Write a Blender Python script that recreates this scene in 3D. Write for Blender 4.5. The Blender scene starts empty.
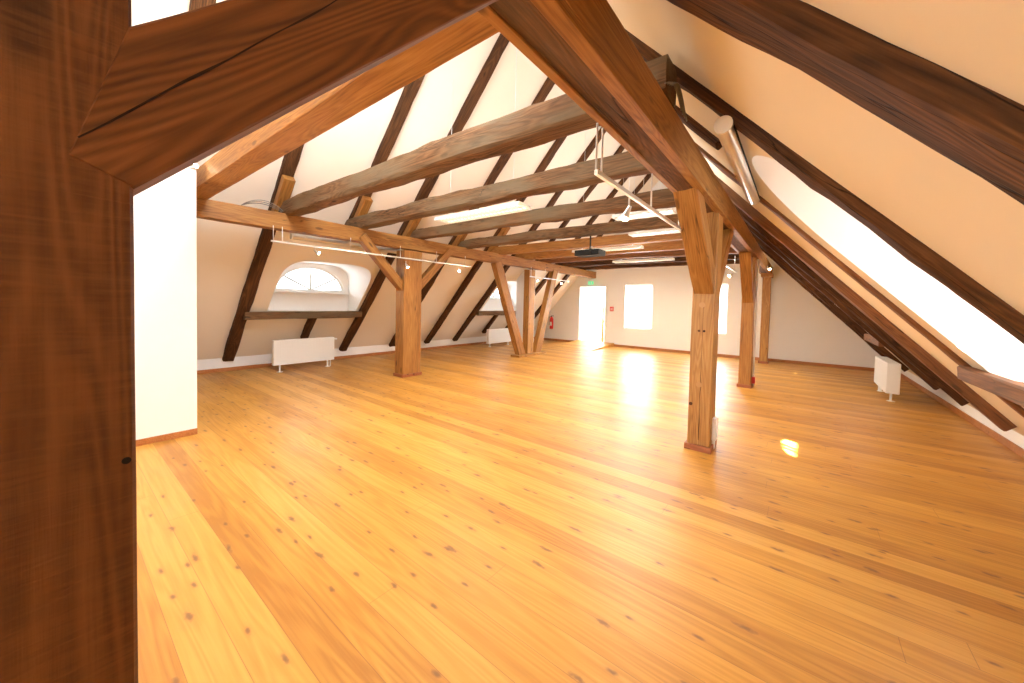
import bpy, bmesh, math, random
from mathutils import Vector, Matrix, noise
C = bpy.context.scene
COL = C.collection
PI = math.pi

# ------------------------------------------------------------------ camera
def rotm(a, b, c):
    base = Matrix(((1, 0, 0), (0, 0, 1), (0, -1, 0)))
    Rz = Matrix.Rotation(a, 3, 'Z'); Rx = Matrix.Rotation(b, 3, 'X'); Rr = Matrix.Rotation(c, 3, 'Z')
    return Rz @ Rx @ base @ Rr
R = rotm(math.radians(37.681), math.radians(-1.758), math.radians(-1.365))
cam_data = bpy.data.cameras.new('camera')
cam = bpy.data.objects.new('camera', cam_data); COL.objects.link(cam)
mw = Matrix.Identity(4)
for i in range(3):
    mw[i][0] = R[i][0]; mw[i][1] = -R[i][1]; mw[i][2] = -R[i][2]
mw[2][3] = 1.55
cam.matrix_world = mw
cam_data.sensor_width = 36.0
cam_data.lens = 364.0 / 1024.0 * 36.0
cam_data.shift_x = (512 - 517.7) / 1024.0
cam_data.shift_y = (314.5 - 341.5) / 1024.0
cam_data.clip_start = 0.02
C.camera = cam

# ------------------------------------------------------------------ light and exposure
C.view_settings.view_transform = 'Standard'
C.view_settings.look = 'None'
C.view_settings.gamma = 1.0
C.view_settings.use_curve_mapping = False
C.view_settings.exposure = 0.32
w = bpy.data.worlds.new('sky'); C.world = w; w.use_nodes = True
bgn = w.node_tree.nodes['Background']
bgn.inputs[0].default_value = (0.86, 0.93, 1.0, 1); bgn.inputs[1].default_value = 4.0

sun_d = bpy.data.lights.new('sun', 'SUN'); sun = bpy.data.objects.new('sun', sun_d); COL.objects.link(sun)
sun_d.energy = 150.0; sun_d.angle = math.radians(0.6); sun_d.color = (1.0, 0.93, 0.8)
sun_dir = Vector((-0.84, 0.70, -1.0)).normalized()
sun.rotation_euler = sun_dir.to_track_quat('-Z', 'Y').to_euler()
sun.location = (8, -4, 10)

def area(name, loc, direction, sx, sy, energy, color=(1, 1, 1), spread=180):
    d = bpy.data.lights.new(name, 'AREA'); d.shape = 'RECTANGLE'; d.size = sx; d.size_y = sy
    d.energy = energy; d.color = color; d.spread = math.radians(spread)
    o = bpy.data.objects.new(name, d); COL.objects.link(o)
    o.location = loc; o.rotation_euler = Vector(direction).to_track_quat('-Z', 'Z').to_euler()
    return o
DAY = (0.93, 0.97, 1.0)
K = 1.0
YF = 13.2; YN = -4.0; XL = -9.35; XR = 2.0; XM = (XL + XR) / 2
S = 1.08; ZP = 0.28; ZPR = 0.225; ZR = 0.15           # roof pitch, plaster height and rafter height over the knee walls
# daylight through the gable windows, the door and the dormers (just outside each pane)
area('daylight_gable_window', (-4.65, YF + 0.45, 1.52), (0, -1, 0), 1.2, 1.7, 120 * K, DAY)
area('daylight_gable_window', (-2.28, YF + 0.45, 1.52), (0, -1, 0), 1.2, 1.7, 120 * K, DAY)
area('daylight_landing_window', (-6.45, YF + 2.75, 1.6), (0, -1, 0), 1.6, 2.2, 260 * K, DAY)
for yy in (3.62, 9.85):
    area('daylight_dormer_left', (-8.85, yy, 1.98), (1, 0, 0), 1.5, 0.62, 22 * K, DAY)
for yy in (3.64, 9.95):
    area('daylight_dormer_right', (1.92, yy, 1.83), (-1, 0, 0), 1.5, 1.0, 65 * K, DAY)
area('added_slope_daylight', (-2.35, 1.5, ZPR + S * (XR + 2.35) - .12), (-1.08, 0, -1), 1.5, 1.3, 210 * K, (0.84, 0.92, 1.0))  # added cool light whitening the upper left slope; no roof window is built
for xx in (-4.35, -2.45):
    area('daylight_added_near_gable', (xx, YN - 0.3, 1.6), (0, 1, 0), 1.3, 1.8, 132 * K, DAY)  # added light entering by unseen windows behind the camera

# ------------------------------------------------------------------ helpers
def tag(o, label=None, cat=None, group=None, kind=None):
    if label: o['label'] = label
    if cat: o['category'] = cat
    if group: o['group'] = group
    if kind: o['kind'] = kind
    return o

def link(name, me, mat=None, parent=None):
    o = bpy.data.objects.new(name, me); COL.objects.link(o)
    if mat: me.materials.append(mat)
    if parent: o.parent = parent
    return o

def empty(name, loc=(0, 0, 0), parent=None):
    o = bpy.data.objects.new(name, None); COL.objects.link(o); o.location = loc
    o.empty_display_size = 0.1
    if parent: o.parent = parent
    return o

class MB:
    def __init__(s): s.bm = bmesh.new()
    def box(s, x0, x1, y0, y1, z0, z1, bev=0.0):
        r = bmesh.ops.create_cube(s.bm, size=1.0)
        vs = r['verts']
        for v in vs:
            v.co = Vector(((x0 + x1) / 2 + v.co.x * (x1 - x0), (y0 + y1) / 2 + v.co.y * (y1 - y0), (z0 + z1) / 2 + v.co.z * (z1 - z0)))
        if bev > 0:
            es = list({e for v in vs for e in v.link_edges})
            bmesh.ops.bevel(s.bm, geom=es, offset=bev, segments=2, affect='EDGES', profile=0.7)
        return s
    def poly(s, pts):
        return s.bm.faces.new([s.bm.verts.new(p) for p in pts])
    def prism(s, pts, vec):
        vec = Vector(vec)
        a = [s.bm.verts.new(p) for p in pts]; b = [s.bm.verts.new(Vector(p) + vec) for p in pts]
        n = len(a)
        s.bm.faces.new(a); s.bm.faces.new(list(reversed(b)))
        for i in range(n): s.bm.faces.new((a[i], b[i], b[(i + 1) % n], a[(i + 1) % n]))
        return s
    def tube(s, pts, r, n=8, cap=True, radii=None):
        pts = [Vector(p) for p in pts]
        rings = []
        for i, p in enumerate(pts):
            if i == 0: t = pts[1] - p
            elif i == len(pts) - 1: t = p - pts[i - 1]
            else: t = (pts[i + 1] - pts[i - 1])
            t.normalize()
            up = Vector((0, 0, 1)) if abs(t.z) < 0.9 else Vector((0, 1, 0))
            u = t.cross(up).normalized(); v = u.cross(t)
            rr = radii[i] if radii else r
            rings.append([s.bm.verts.new(p + u * (rr * math.cos(2 * PI * k / n)) + v * (rr * math.sin(2 * PI * k / n))) for k in range(n)])
        for a, b in zip(rings, rings[1:]):
            for k in range(n): s.bm.faces.new((a[k], a[(k + 1) % n], b[(k + 1) % n], b[k]))
        if cap:
            s.bm.faces.new(list(reversed(rings[0]))); s.bm.faces.new(rings[-1])
        return s
    def build(s, name, mat=None, parent=None, smooth=None, origin=None):
        bmesh.ops.recalc_face_normals(s.bm, faces=s.bm.faces[:])
        if origin is not None:
            for v in s.bm.verts: v.co -= Vector(origin)
        me = bpy.data.meshes.new(name); s.bm.to_mesh(me); s.bm.free()
        if smooth:
            me.polygons.foreach_set('use_smooth', [True] * len(me.polygons))
            me.set_sharp_from_angle(angle=math.radians(smooth))
        o = link(name, me, mat, parent)
        if origin is not None: o.location = origin
        return o

# ------------------------------------------------------------------ materials
def newmat(name):
    m = bpy.data.materials.new(name); m.use_nodes = True
    nt = m.node_tree; b = nt.nodes['Principled BSDF']
    return m, nt, b
def N(nt, t, **kw):
    n = nt.nodes.new(t)
    for k, v in kw.items():
        if isinstance(k, str) and hasattr(n, k): setattr(n, k, v)
    return n
def ramp(nt, stops, fac=None):
    n = nt.nodes.new('ShaderNodeValToRGB'); e = n.color_ramp.elements
    while len(e) < len(stops): e.new(0.5)
    for i, (p, c) in enumerate(stops):
        e[i].position = p; e[i].color = c if len(c) == 4 else (*c, 1)
    if fac is not None: nt.links.new(fac, n.inputs[0])
    return n
def g(v): return (v, v, v)
def math_(nt, op, a, b=None, clamp=False):
    n = nt.nodes.new('ShaderNodeMath'); n.operation = op; n.use_clamp = clamp
    for i, x in enumerate((a, b)):
        if x is None: continue
        if isinstance(x, (int, float)): n.inputs[i].default_value = x
        else: nt.links.new(x, n.inputs[i])
    return n.outputs[0]
def mix(nt, fac, a, b, mode='MIX'):
    n = nt.nodes.new('ShaderNodeMix'); n.data_type = 'RGBA'; n.blend_type = mode
    for idx, x in ((0, fac), (6, a), (7, b)):
        if isinstance(x, (int, float)): n.inputs[idx].default_value = x
        elif isinstance(x, tuple): n.inputs[idx].default_value = x if len(x) == 4 else (*x, 1)
        else: nt.links.new(x, n.inputs[idx])
    return n.outputs[2]
def mapping(nt, vec, scale=(1, 1, 1), loc=(0, 0, 0)):
    n = nt.nodes.new('ShaderNodeMapping'); nt.links.new(vec, n.inputs[0])
    n.inputs['Scale'].default_value = scale; n.inputs['Location'].default_value = loc
    return n.outputs[0]
def noise_(nt, vec, scale, detail=4, rough=0.55, dist=0.0):
    n = nt.nodes.new('ShaderNodeTexNoise'); nt.links.new(vec, n.inputs['Vector'])
    n.inputs['Scale'].default_value = scale; n.inputs['Detail'].default_value = detail
    n.inputs['Roughness'].default_value = rough; n.inputs['Distortion'].default_value = dist
    return n.outputs['Fac']

def wood(name, light, mid, dark, rough=0.6, age=0.0, saw=0.0, crack=0.5, bump=0.25, spec=0.35, ringa=0.14, ringf=120.0, fine=1.0):
    """timber with the grain along local X"""
    m, nt, b = newmat(name)
    tc = nt.nodes.new('ShaderNodeTexCoord'); oi = nt.nodes.new('ShaderNodeObjectInfo')
    add = nt.nodes.new('ShaderNodeVectorMath'); add.operation = 'ADD'
    comb = nt.nodes.new('ShaderNodeCombineXYZ')
    rnd = math_(nt, 'MULTIPLY', oi.outputs['Random'], 37.0)
    for i in range(3): nt.links.new(rnd, comb.inputs[i])
    nt.links.new(tc.outputs['Object'], add.inputs[0]); nt.links.new(comb.outputs[0], add.inputs[1])
    v = add.outputs[0]
    warp = noise_(nt, mapping(nt, v, (1.3, 3, 3)), 1.0, 3)
    # growth-ring bands: distance-like field stretched along the grain
    fld = noise_(nt, mapping(nt, v, (0.45, 5.5, 5.5)), 1.0, 2, 0.5, 0.35)
    rings = math_(nt, 'SINE', math_(nt, 'MULTIPLY', fld, ringf))
    rings = math_(nt, 'MULTIPLY_ADD', rings, 0.5); nt.nodes[-1].inputs[2].default_value = 0.5
    fibre = noise_(nt, mapping(nt, v, (3.0, 90, 90)), 1.0, 4, 0.6)
    broad = noise_(nt, mapping(nt, v, (0.9, 6, 6)), 1.0, 4)
    t = math_(nt, 'ADD', math_(nt, 'MULTIPLY', rings, ringa), math_(nt, 'MULTIPLY', fibre, 0.42 + .28 - ringa - .05))
    t = math_(nt, 'ADD', t, math_(nt, 'MULTIPLY', broad, 0.52))
    col = ramp(nt, [(0.36, dark), (0.60, mid), (0.86, light)], t).outputs[0]
    # knots
    vo = nt.nodes.new('ShaderNodeTexVoronoi'); vo.inputs['Scale'].default_value = 1.0
    nt.links.new(mapping(nt, v, (2.2, 6.5, 6.5)), vo.inputs['Vector'])
    kn = ramp(nt, [(0.0, g(1)), (0.10, g(0.9)), (0.17, g(0))], vo.outputs['Distance']).outputs[0]
    sel = nt.nodes.new('ShaderNodeSeparateColor'); nt.links.new(vo.outputs['Color'], sel.inputs[0])
    kn = math_(nt, 'MULTIPLY', kn, math_(nt, 'GREATER_THAN', sel.outputs[0], 0.62))
    col = mix(nt, math_(nt, 'MULTIPLY', kn, 0.75), col, tuple(c * 0.35 for c in dark))
    # drying cracks
    cr = noise_(nt, mapping(nt, v, (0.55, 11, 11), (5, 3, 1)), 1.0, 2, 0.4, 0.15)
    cr = math_(nt, 'ABSOLUTE', math_(nt, 'SUBTRACT', cr, 0.5))
    crm = ramp(nt, [(0.0, g(1)), (0.010, g(0))], cr).outputs[0]
    gate = ramp(nt, [(0.52, g(0)), (0.58, g(1))], noise_(nt, mapping(nt, v, (0.8, 2, 2), (9, 9, 9)), 1.0, 1)).outputs[0]
    crm = math_(nt, 'MULTIPLY', math_(nt, 'MULTIPLY', crm, gate), crack)
    col = mix(nt, crm, col, tuple(c * 0.18 for c in dark))
    if age > 0:
        gr = ramp(nt, [(0.42, g(0)), (0.62, g(1))], noise_(nt, mapping(nt, v, (1.2, 5, 5), (3, 1, 8)), 1.0, 5)).outputs[0]
        col = mix(nt, math_(nt, 'MULTIPLY', gr, age), col, (0.165, 0.12, 0.07))
    h = math_(nt, 'ADD', math_(nt, 'MULTIPLY', fibre, 0.6), math_(nt, 'MULTIPLY', rings, 0.25))
    if saw > 0:
        sw = noise_(nt, mapping(nt, v, (110, 9, 9)), 1.0, 2, 0.6, .8)
        wv = noise_(nt, mapping(nt, v, (5, 45, 45), (2, 2, 2)), 1.0, 3, 0.6, 1.5)
        f = math_(nt, 'MULTIPLY', math_(nt, 'SUBTRACT', math_(nt, 'ADD', math_(nt, 'MULTIPLY', sw, 0.72), math_(nt, 'MULTIPLY', wv, 0.28)), 0.44), saw * 3.0, clamp=True)
        col = mix(nt, f, col, tuple(c * 1.0 for c in light))
        h = math_(nt, 'ADD', h, math_(nt, 'MULTIPLY', sw, 0.5))
    h = math_(nt, 'SUBTRACT', h, math_(nt, 'MULTIPLY', crm, 1.5))
    bp = nt.nodes.new('ShaderNodeBump'); bp.inputs['Strength'].default_value = bump; bp.inputs['Distance'].default_value = 0.006
    nt.links.new(h, bp.inputs['Height']); nt.links.new(bp.outputs[0], b.inputs['Normal'])
    nt.links.new(col, b.inputs['Base Color'])
    b.inputs['Roughness'].default_value = rough
    b.inputs['Specular IOR Level'].default_value = spec
    return m

M = {}
M['new'] = wood('spruce_timber', (0.47, 0.235, 0.062), (0.345, 0.15, 0.033), (0.18, 0.066, 0.014), 0.55, crack=0.7)
M['pale'] = wood('pale_timber', (0.54, 0.29, 0.085), (0.40, 0.19, 0.047), (0.22, 0.09, 0.022), 0.5, crack=0.9)
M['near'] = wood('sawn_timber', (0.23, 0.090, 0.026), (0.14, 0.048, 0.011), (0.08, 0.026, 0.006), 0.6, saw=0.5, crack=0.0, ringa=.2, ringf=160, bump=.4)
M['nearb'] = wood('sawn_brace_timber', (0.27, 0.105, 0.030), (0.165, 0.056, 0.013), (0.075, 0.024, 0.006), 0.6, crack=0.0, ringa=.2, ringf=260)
M['old'] = wood('old_dark_timber', (0.19, 0.080, 0.027), (0.085, 0.034, 0.011), (0.028, 0.011, 0.004), 0.75, crack=1.0, bump=0.5, spec=0.2)
M['grey'] = wood('weathered_timber', (0.29, 0.155, 0.072), (0.16, 0.082, 0.037), (0.05, 0.025, 0.011), 0.8, age=0.75, crack=1.0, bump=0.6, spec=0.15)
M['strip'] = wood('rough_strip_timber', (0.26, 0.115, 0.04), (0.13, 0.052, 0.018), (0.045, 0.018, 0.007), 0.8, age=0.3, crack=1.0, bump=0.8, ringa=.1)
M['mid'] = wood('brown_timber', (0.36, 0.15, 0.048), (0.21, 0.08, 0.026), (0.09, 0.032, 0.011), 0.65, age=0.25, crack=0.8)

def plain(name, col, rough=0.5, metal=0.0, emit=None, es=1.0, spec=0.5, nz=0.0):
    m, nt, b = newmat(name)
    tc = nt.nodes.new('ShaderNodeTexCoord')
    nf = noise_(nt, tc.outputs['Object'], 14.0, 3)
    c = mix(nt, math_(nt, 'MULTIPLY', nf, max(nz, 0.04)), (*col, 1), tuple(x * 0.8 for x in col))
    nt.links.new(c, b.inputs['Base Color'])
    b.inputs['Roughness'].default_value = rough; b.inputs['Metallic'].default_value = metal
    b.inputs['Specular IOR Level'].default_value = spec
    if emit:
        b.inputs['Emission Color'].default_value = (*emit, 1); b.inputs['Emission Strength'].default_value = es
    return m

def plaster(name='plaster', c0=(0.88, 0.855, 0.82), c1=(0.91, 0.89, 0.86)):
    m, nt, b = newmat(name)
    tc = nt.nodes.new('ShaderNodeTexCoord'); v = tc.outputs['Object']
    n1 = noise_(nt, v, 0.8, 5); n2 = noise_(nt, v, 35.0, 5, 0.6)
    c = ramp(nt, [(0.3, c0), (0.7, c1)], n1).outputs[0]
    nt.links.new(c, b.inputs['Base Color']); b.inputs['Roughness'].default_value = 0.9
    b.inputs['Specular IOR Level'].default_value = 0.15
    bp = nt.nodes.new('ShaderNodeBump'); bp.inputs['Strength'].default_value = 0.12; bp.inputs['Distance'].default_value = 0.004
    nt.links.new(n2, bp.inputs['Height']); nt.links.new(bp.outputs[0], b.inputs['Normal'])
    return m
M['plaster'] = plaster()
M['cream'] = plaster('bounce_lit_plaster_right', (0.80, 0.675, 0.49), (0.83, 0.71, 0.52))  # warm floor-bounce glow of the right slope put into the plaster colour
M['bounce_l'] = plaster('bounce_lit_plaster_left', (0.87, 0.78, 0.66), (0.90, 0.815, 0.70))  # same plaster, lightened to paint in the brighter light on the left slope

def floor_mat():
    m, nt, b = newmat('pine_floorboards')
    tc = nt.nodes.new('ShaderNodeTexCoord'); v = tc.outputs['Object']
    br = nt.nodes.new('ShaderNodeTexBrick')
    br.inputs['Scale'].default_value = 1.0; br.inputs['Brick Width'].default_value = 4.3
    br.inputs['Row Height'].default_value = 0.165; br.inputs['Mortar Size'].default_value = 0.0017
    br.inputs['Mortar Smooth'].default_value = 0.3; br.offset = 0.0; br.offset_frequency = 2
    br.inputs['Color1'].default_value = (0, 0, 0, 1); br.inputs['Color2'].default_value = (1, 1, 1, 1)
    br.inputs['Mortar'].default_value = (0.5, 0.5, 0.5, 1); br.inputs['Bias'].default_value = 0.0
    # per-board random offset
    sep = nt.nodes.new('ShaderNodeSeparateXYZ'); nt.links.new(v, sep.inputs[0])
    row = math_(nt, 'FLOOR', math_(nt, 'DIVIDE', sep.outputs[1], 0.165))
    wn = nt.nodes.new('ShaderNodeTexWhiteNoise'); wn.noise_dimensions = '1D'; nt.links.new(row, wn.inputs['W'])
    comb = nt.nodes.new('ShaderNodeCombineXYZ')
    nt.links.new(math_(nt, 'MULTIPLY', wn.outputs['Value'], 53.0), comb.inputs[0])
    nt.links.new(math_(nt, 'MULTIPLY', row, 0.9), comb.inputs[2])
    add = nt.nodes.new('ShaderNodeVectorMath'); add.operation = 'ADD'
    nt.links.new(v, add.inputs[0]); nt.links.new(comb.outputs[0], add.inputs[1]); bv = add.outputs[0]; nt.links.new(bv, br.inputs['Vector'])
    fld = noise_(nt, mapping(nt, bv, (0.35, 6, 1)), 1.0, 2, 0.5, 0.3)
    rings = math_(nt, 'SINE', math_(nt, 'MULTIPLY', fld, 70.0))
    fibre = noise_(nt, mapping(nt, bv, (2.5, 70, 1)), 1.0, 4, 0.6)
    t = math_(nt, 'ADD', math_(nt, 'MULTIPLY', rings, 0.06), math_(nt, 'MULTIPLY', fibre, 0.3))
    t = math_(nt, 'ADD', t, math_(nt, 'MULTIPLY', wn.outputs['Value'], 0.30))
    t = math_(nt, 'ADD', t, math_(nt, 'MULTIPLY', noise_(nt, mapping(nt, bv, (0.5, 1.5, 1)), 1.0, 3), 0.35))
    col = ramp(nt, [(0.28, (0.43, 0.185, 0.030)), (0.5, (0.60, 0.295, 0.052)), (0.75, (0.72, 0.39, 0.09))], t).outputs[0]
    # knots, two sizes
    for sc, thr, r0, r1, off in (((1.9, 6.1, 1), 0.66, 0.045, 0.105, 0), ((3.7, 10.0, 1), 0.78, 0.05, 0.13, 7)):
        vo = nt.nodes.new('ShaderNodeTexVoronoi'); vo.inputs['Scale'].default_value = 1.0; vo.voronoi_dimensions = '2D'
        wv = nt.nodes.new('ShaderNodeVectorMath'); wv.operation = 'ADD'
        nt.links.new(mapping(nt, v, sc, (off, off, 0)), wv.inputs[0])
        nn = nt.nodes.new('ShaderNodeTexNoise'); nt.links.new(v, nn.inputs['Vector']); nn.inputs['Scale'].default_value = 22.0
        ms = nt.nodes.new('ShaderNodeVectorMath'); ms.operation = 'SCALE'; nt.links.new(nn.outputs['Color'], ms.inputs[0]); ms.inputs['Scale'].default_value = 0.16
        nt.links.new(ms.outputs[0], wv.inputs[1]); nt.links.new(wv.outputs[0], vo.inputs['Vector'])
        k = ramp(nt, [(0.0, g(1)), (r0, g(0.85)), (r1, g(0))], vo.outputs['Distance']).outputs[0]
        halo = ramp(nt, [(0.0, g(1)), (0.28, g(0))], vo.outputs['Distance']).outputs[0]
        sl = nt.nodes.new('ShaderNodeSeparateColor'); nt.links.new(vo.outputs['Color'], sl.inputs[0])
        on = math_(nt, 'GREATER_THAN', sl.outputs[0], thr)
        col = mix(nt, math_(nt, 'MULTIPLY', math_(nt, 'MULTIPLY', halo, on), 0.35), col, (0.50, 0.20, 0.05))
        col = mix(nt, math_(nt, 'MULTIPLY', math_(nt, 'MULTIPLY', k, on), 0.78), col, (0.17, 0.08, 0.04))
    col = mix(nt, math_(nt, 'MULTIPLY', br.outputs['Fac'], 0.6), col, (0.25, 0.10, 0.03))
    nt.links.new(col, b.inputs['Base Color'])
    rg = ramp(nt, [(0.3, g(0.34)), (0.7, g(0.48))], noise_(nt, mapping(nt, v, (1, 2.5, 1)), 1.3, 4)).outputs[0]
    nt.links.new(rg, b.inputs['Roughness']); b.inputs['Specular IOR Level'].default_value = 0.5
    h = math_(nt, 'SUBTRACT', math_(nt, 'MULTIPLY', fibre, 0.15), math_(nt, 'MULTIPLY', br.outputs['Fac'], 1.0))
    h = math_(nt, 'ADD', h, math_(nt, 'MULTIPLY', noise_(nt, mapping(nt, bv, (0.5, 9, 1)), 1.0, 2), 0.5))
    bp = nt.nodes.new('ShaderNodeBump'); bp.inputs['Strength'].default_value = 0.22; bp.inputs['Distance'].default_value = 0.004
    nt.links.new(h, bp.inputs['Height']); nt.links.new(bp.outputs[0], b.inputs['Normal'])
    return m
M['floor'] = floor_mat()
M['white'] = plain('white_enamel', (0.88, 0.88, 0.86), 0.35)
M['frame'] = plain('white_window_paint', (0.86, 0.85, 0.82), 0.45)
M['plug'] = plain('pale_wood_plug', (0.46, 0.23, 0.065), 0.5, nz=.3)
M['skirt'] = wood('skirting_wood', (0.55, 0.24, 0.08), (0.45, 0.17, 0.05), (0.33, 0.11, 0.03), 0.45, crack=0.0)
M['base'] = wood('red_brown_plinth_wood', (0.42, 0.15, 0.06), (0.33, 0.105, 0.04), (0.24, 0.07, 0.025), 0.45, crack=0.0)
M['muntin'] = plain('grey_window_bar_paint', (0.42, 0.38, 0.32), 0.5)
M['steel'] = plain('brushed_steel', (0.62, 0.62, 0.61), 0.35, 0.9)
M['satin'] = plain('satin_aluminium', (0.78, 0.76, 0.73), 0.3, 0.85)
M['black'] = plain('black_plastic', (0.012, 0.012, 0.012), 0.7, spec=0.2)
M['red'] = plain('red_enamel', (0.65, 0.02, 0.02), 0.3)
M['bulb'] = plain('glowing_bulb', (1, 0.9, 0.75), 0.4, emit=(1.0, 0.75, 0.42), es=60)
M['bulbw'] = plain('glowing_reflector', (1, 0.95, 0.9), 0.4, emit=(1.0, 0.86, 0.65), es=25)
M['tubelit'] = plain('lit_louvre', (1, 0.98, 0.9), 0.4, emit=(1.0, 0.90, 0.68), es=2.6)
M['tubelit2'] = plain('lit_diffuser', (1, 1, 1), 0.4, emit=(1.0, 0.97, 0.90), es=4.0)
M['green'] = plain('lit_green_sign', (0.05, 0.5, 0.2), 0.4, emit=(0.08, 0.75, 0.35), es=1.0)
M['cable'] = plain('white_cable', (0.75, 0.74, 0.72), 0.5)
M['darkcable'] = plain('grey_cable', (0.22, 0.20, 0.18), 0.6)
M['outer'] = plain('sun_blocker_surface', (0.4, 0.3, 0.25), 0.9)  # for the added sheet that blocks the sun
def glass():
    m = bpy.data.materials.new('window_glass'); m.use_nodes = True; nt = m.node_tree
    for n in list(nt.nodes): nt.nodes.remove(n)
    o = nt.nodes.new('ShaderNodeOutputMaterial'); tr = nt.nodes.new('ShaderNodeBsdfTransparent'); gl = nt.nodes.new('ShaderNodeBsdfGlossy')
    gl.inputs['Roughness'].default_value = 0.02; tr.inputs[0].default_value = (0.97, 0.98, 0.98, 1)
    mx = nt.nodes.new('ShaderNodeMixShader'); mx.inputs[0].default_value = 0.05
    nt.links.new(tr.outputs[0], mx.inputs[1]); nt.links.new(gl.outputs[0], mx.inputs[2]); nt.links.new(mx.outputs[0], o.inputs[0])
    return m
M['glass'] = glass()

# ------------------------------------------------------------------ room shell
def slab(name, x0, x1, y0, y1, z0, z1, mat):
    o = MB().box(x0, x1, y0, y1, z0, z1).build(name, mat); o['kind'] = 'structure'; return o
slab('floor', XL - 0.1, XR + 0.1, YN, YF + 3.0, -0.12, 0.0, M['floor'])

def fill_holes(bm, outer, holes):
    """planar polygon with holes; returns list of loops of BMVerts"""
    loops = []; edges = []
    for pts in [outer] + holes:
        vs = [bm.verts.new(p) for p in pts]
        for i in range(len(vs)): edges.append(bm.edges.new((vs[i], vs[(i + 1) % len(vs)])))
        loops.append(vs)
    bmesh.ops.triangle_fill(bm, use_beauty=True, use_dissolve=False, edges=edges)
    return loops

def arch(yc, hw, zb, zs, zt, p=2.0, n=22):
    """outline in (y,z): from bottom-left up, over the arch, down to bottom-right"""
    pts = [(yc - hw, zb)]
    for i in range(n + 1):
        a = PI - PI * i / n
        c, s_ = math.cos(a), math.sin(a)
        pts.append((yc + hw * math.copysign(abs(c) ** (2 / p), c), zs + (zt - zs) * abs(s_) ** (2 / p)))
    pts.append((yc + hw, zb))
    return pts

class Dormer: pass
def dormer(side, yc, hw, zb, zs, zt, p, xw, hw2, zt2, wy, wa, wz, wh):
    d = Dormer(); d.__dict__.update(locals()); return d
LD = [dormer(-1, 3.62, 0.92, 1.28, 1.65, 2.28, 4.2, -8.62, 0.84, 2.34, 3.62, 0.74, 1.69, 0.58),
      dormer(-1, 9.80, 0.92, 1.28, 1.65, 2.28, 4.2, -8.62, 0.84, 2.34, 9.80, 0.74, 1.69, 0.58)]
RD = [dormer(1, 3.64, 0.84, 1.10, 2.10, 2.77, 2.0, 1.70, 0.82, 2.72, 3.64, 0.72, 1.35, 0.95),
      dormer(1, 9.95, 0.84, 1.10, 2.10, 2.77, 2.0, 1.70, 0.82, 2.72, 9.95, 0.72, 1.35, 0.95)]

def slope_x(side, z, zo=None):
    if zo is None: zo = ZP if side < 0 else ZPR
    d = (z - zo) / S
    return XL + d if side < 0 else XR - d

def roof(side, name, dorms):
    mb = MB(); bm = mb.bm
    zr = ZP + S * (XM - XL); zk = ZP if side < 0 else ZPR
    xw = XL if side < 0 else XR
    outer = [(xw, YN, zk), (xw, YF, zk), (XM, YF, zr), (XM, YN, zr)]
    holes = []
    for d in dorms:
        holes.append([(slope_x(side, z), y, z) for y, z in arch(d.yc, d.hw, d.zb, d.zs, d.zt, d.p)])
    loops = fill_holes(bm, outer, holes)
    for d, lp in zip(dorms, loops[1:]):
        outl = arch(d.yc, d.hw2, d.zb, d.zs, d.zt2, d.p)
        win = [(d.wy - d.wa, d.wz)] + [(d.wy - d.wa * math.cos(PI * i / 24), d.wz + d.wh * math.sin(PI * i / 24)) for i in range(1, 24)] + [(d.wy + d.wa, d.wz)]
        l2 = fill_holes(bm, [(d.xw, y, z) for y, z in outl], [[(d.xw, y, z) for y, z in win]])
        a, bq = lp, l2[0]
        for i in range(len(a)):
            j = (i + 1) % len(a)
            bm.faces.new((a[i], a[j], bq[j], bq[i]))
        # window reveal outward
        wl = l2[1]; dx = 0.10 * side
        out = [bm.verts.new(v.co + Vector((dx, 0, 0))) for v in wl]
        for i in range(len(wl)):
            j = (i + 1) % len(wl); bm.faces.new((wl[i], wl[j], out[j], out[i]))
    bmesh.ops.remove_doubles(bm, verts=bm.verts[:], dist=1e-5)
    o = mb.build(name, M['bounce_l'] if side < 0 else M['cream'], smooth=25); o['kind'] = 'structure'
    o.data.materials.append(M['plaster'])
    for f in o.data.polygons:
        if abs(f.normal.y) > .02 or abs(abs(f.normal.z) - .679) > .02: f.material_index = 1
    return o
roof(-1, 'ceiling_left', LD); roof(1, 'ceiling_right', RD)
slab('wall_left', XL - 0.12, XL, YN, YF, 0, ZP + 0.02, M['plaster'])
slab('wall_right', XR, XR + 0.12, YN, YF, 0, ZP + 0.02, M['plaster'])

def gable(name, y, th, holes):
    """gable wall as a slab with through holes (x0,x1,z0,z1)"""
    mb = MB(); bm = mb.bm
    zr = ZP + S * (XM - XL)
    loops2 = []
    for yy in (y, y + th):
        outer = [(XL - .3, yy, 0), (XR + .3, yy, 0), (XR + .3, yy, ZP), (XM, yy, zr + 0.3), (XL - .3, yy, ZP)]
        hs = [[(a, yy, c), (b_, yy, c), (b_, yy, d_), (a, yy, d_)] for a, b_, c, d_ in holes]
        loops2.append(fill_holes(bm, outer, hs))
    for la, lb in zip(*loops2):
        for i in range(len(la)):
            j = (i + 1) % len(la); bm.faces.new((la[i], la[j], lb[j], lb[i]))
    o = mb.build(name, M['plaster']); o['kind'] = 'structure'; return o
GW = [(-5.15, -4.15, 0.72, 2.32), (-2.78, -1.80, 0.72, 2.32)]
DOOR = (-7.08, -5.88, 0.004, 2.32)
gable('wall_far', YF, 0.30, GW + [DOOR])
NW = [(-4.95, -3.75, 0.7, 2.5), (-3.05, -1.85, 0.7, 2.5)]  # unseen near-gable openings, added to let in light from behind the camera
gable('wall_near', YN - 0.2, 0.20, NW)

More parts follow.
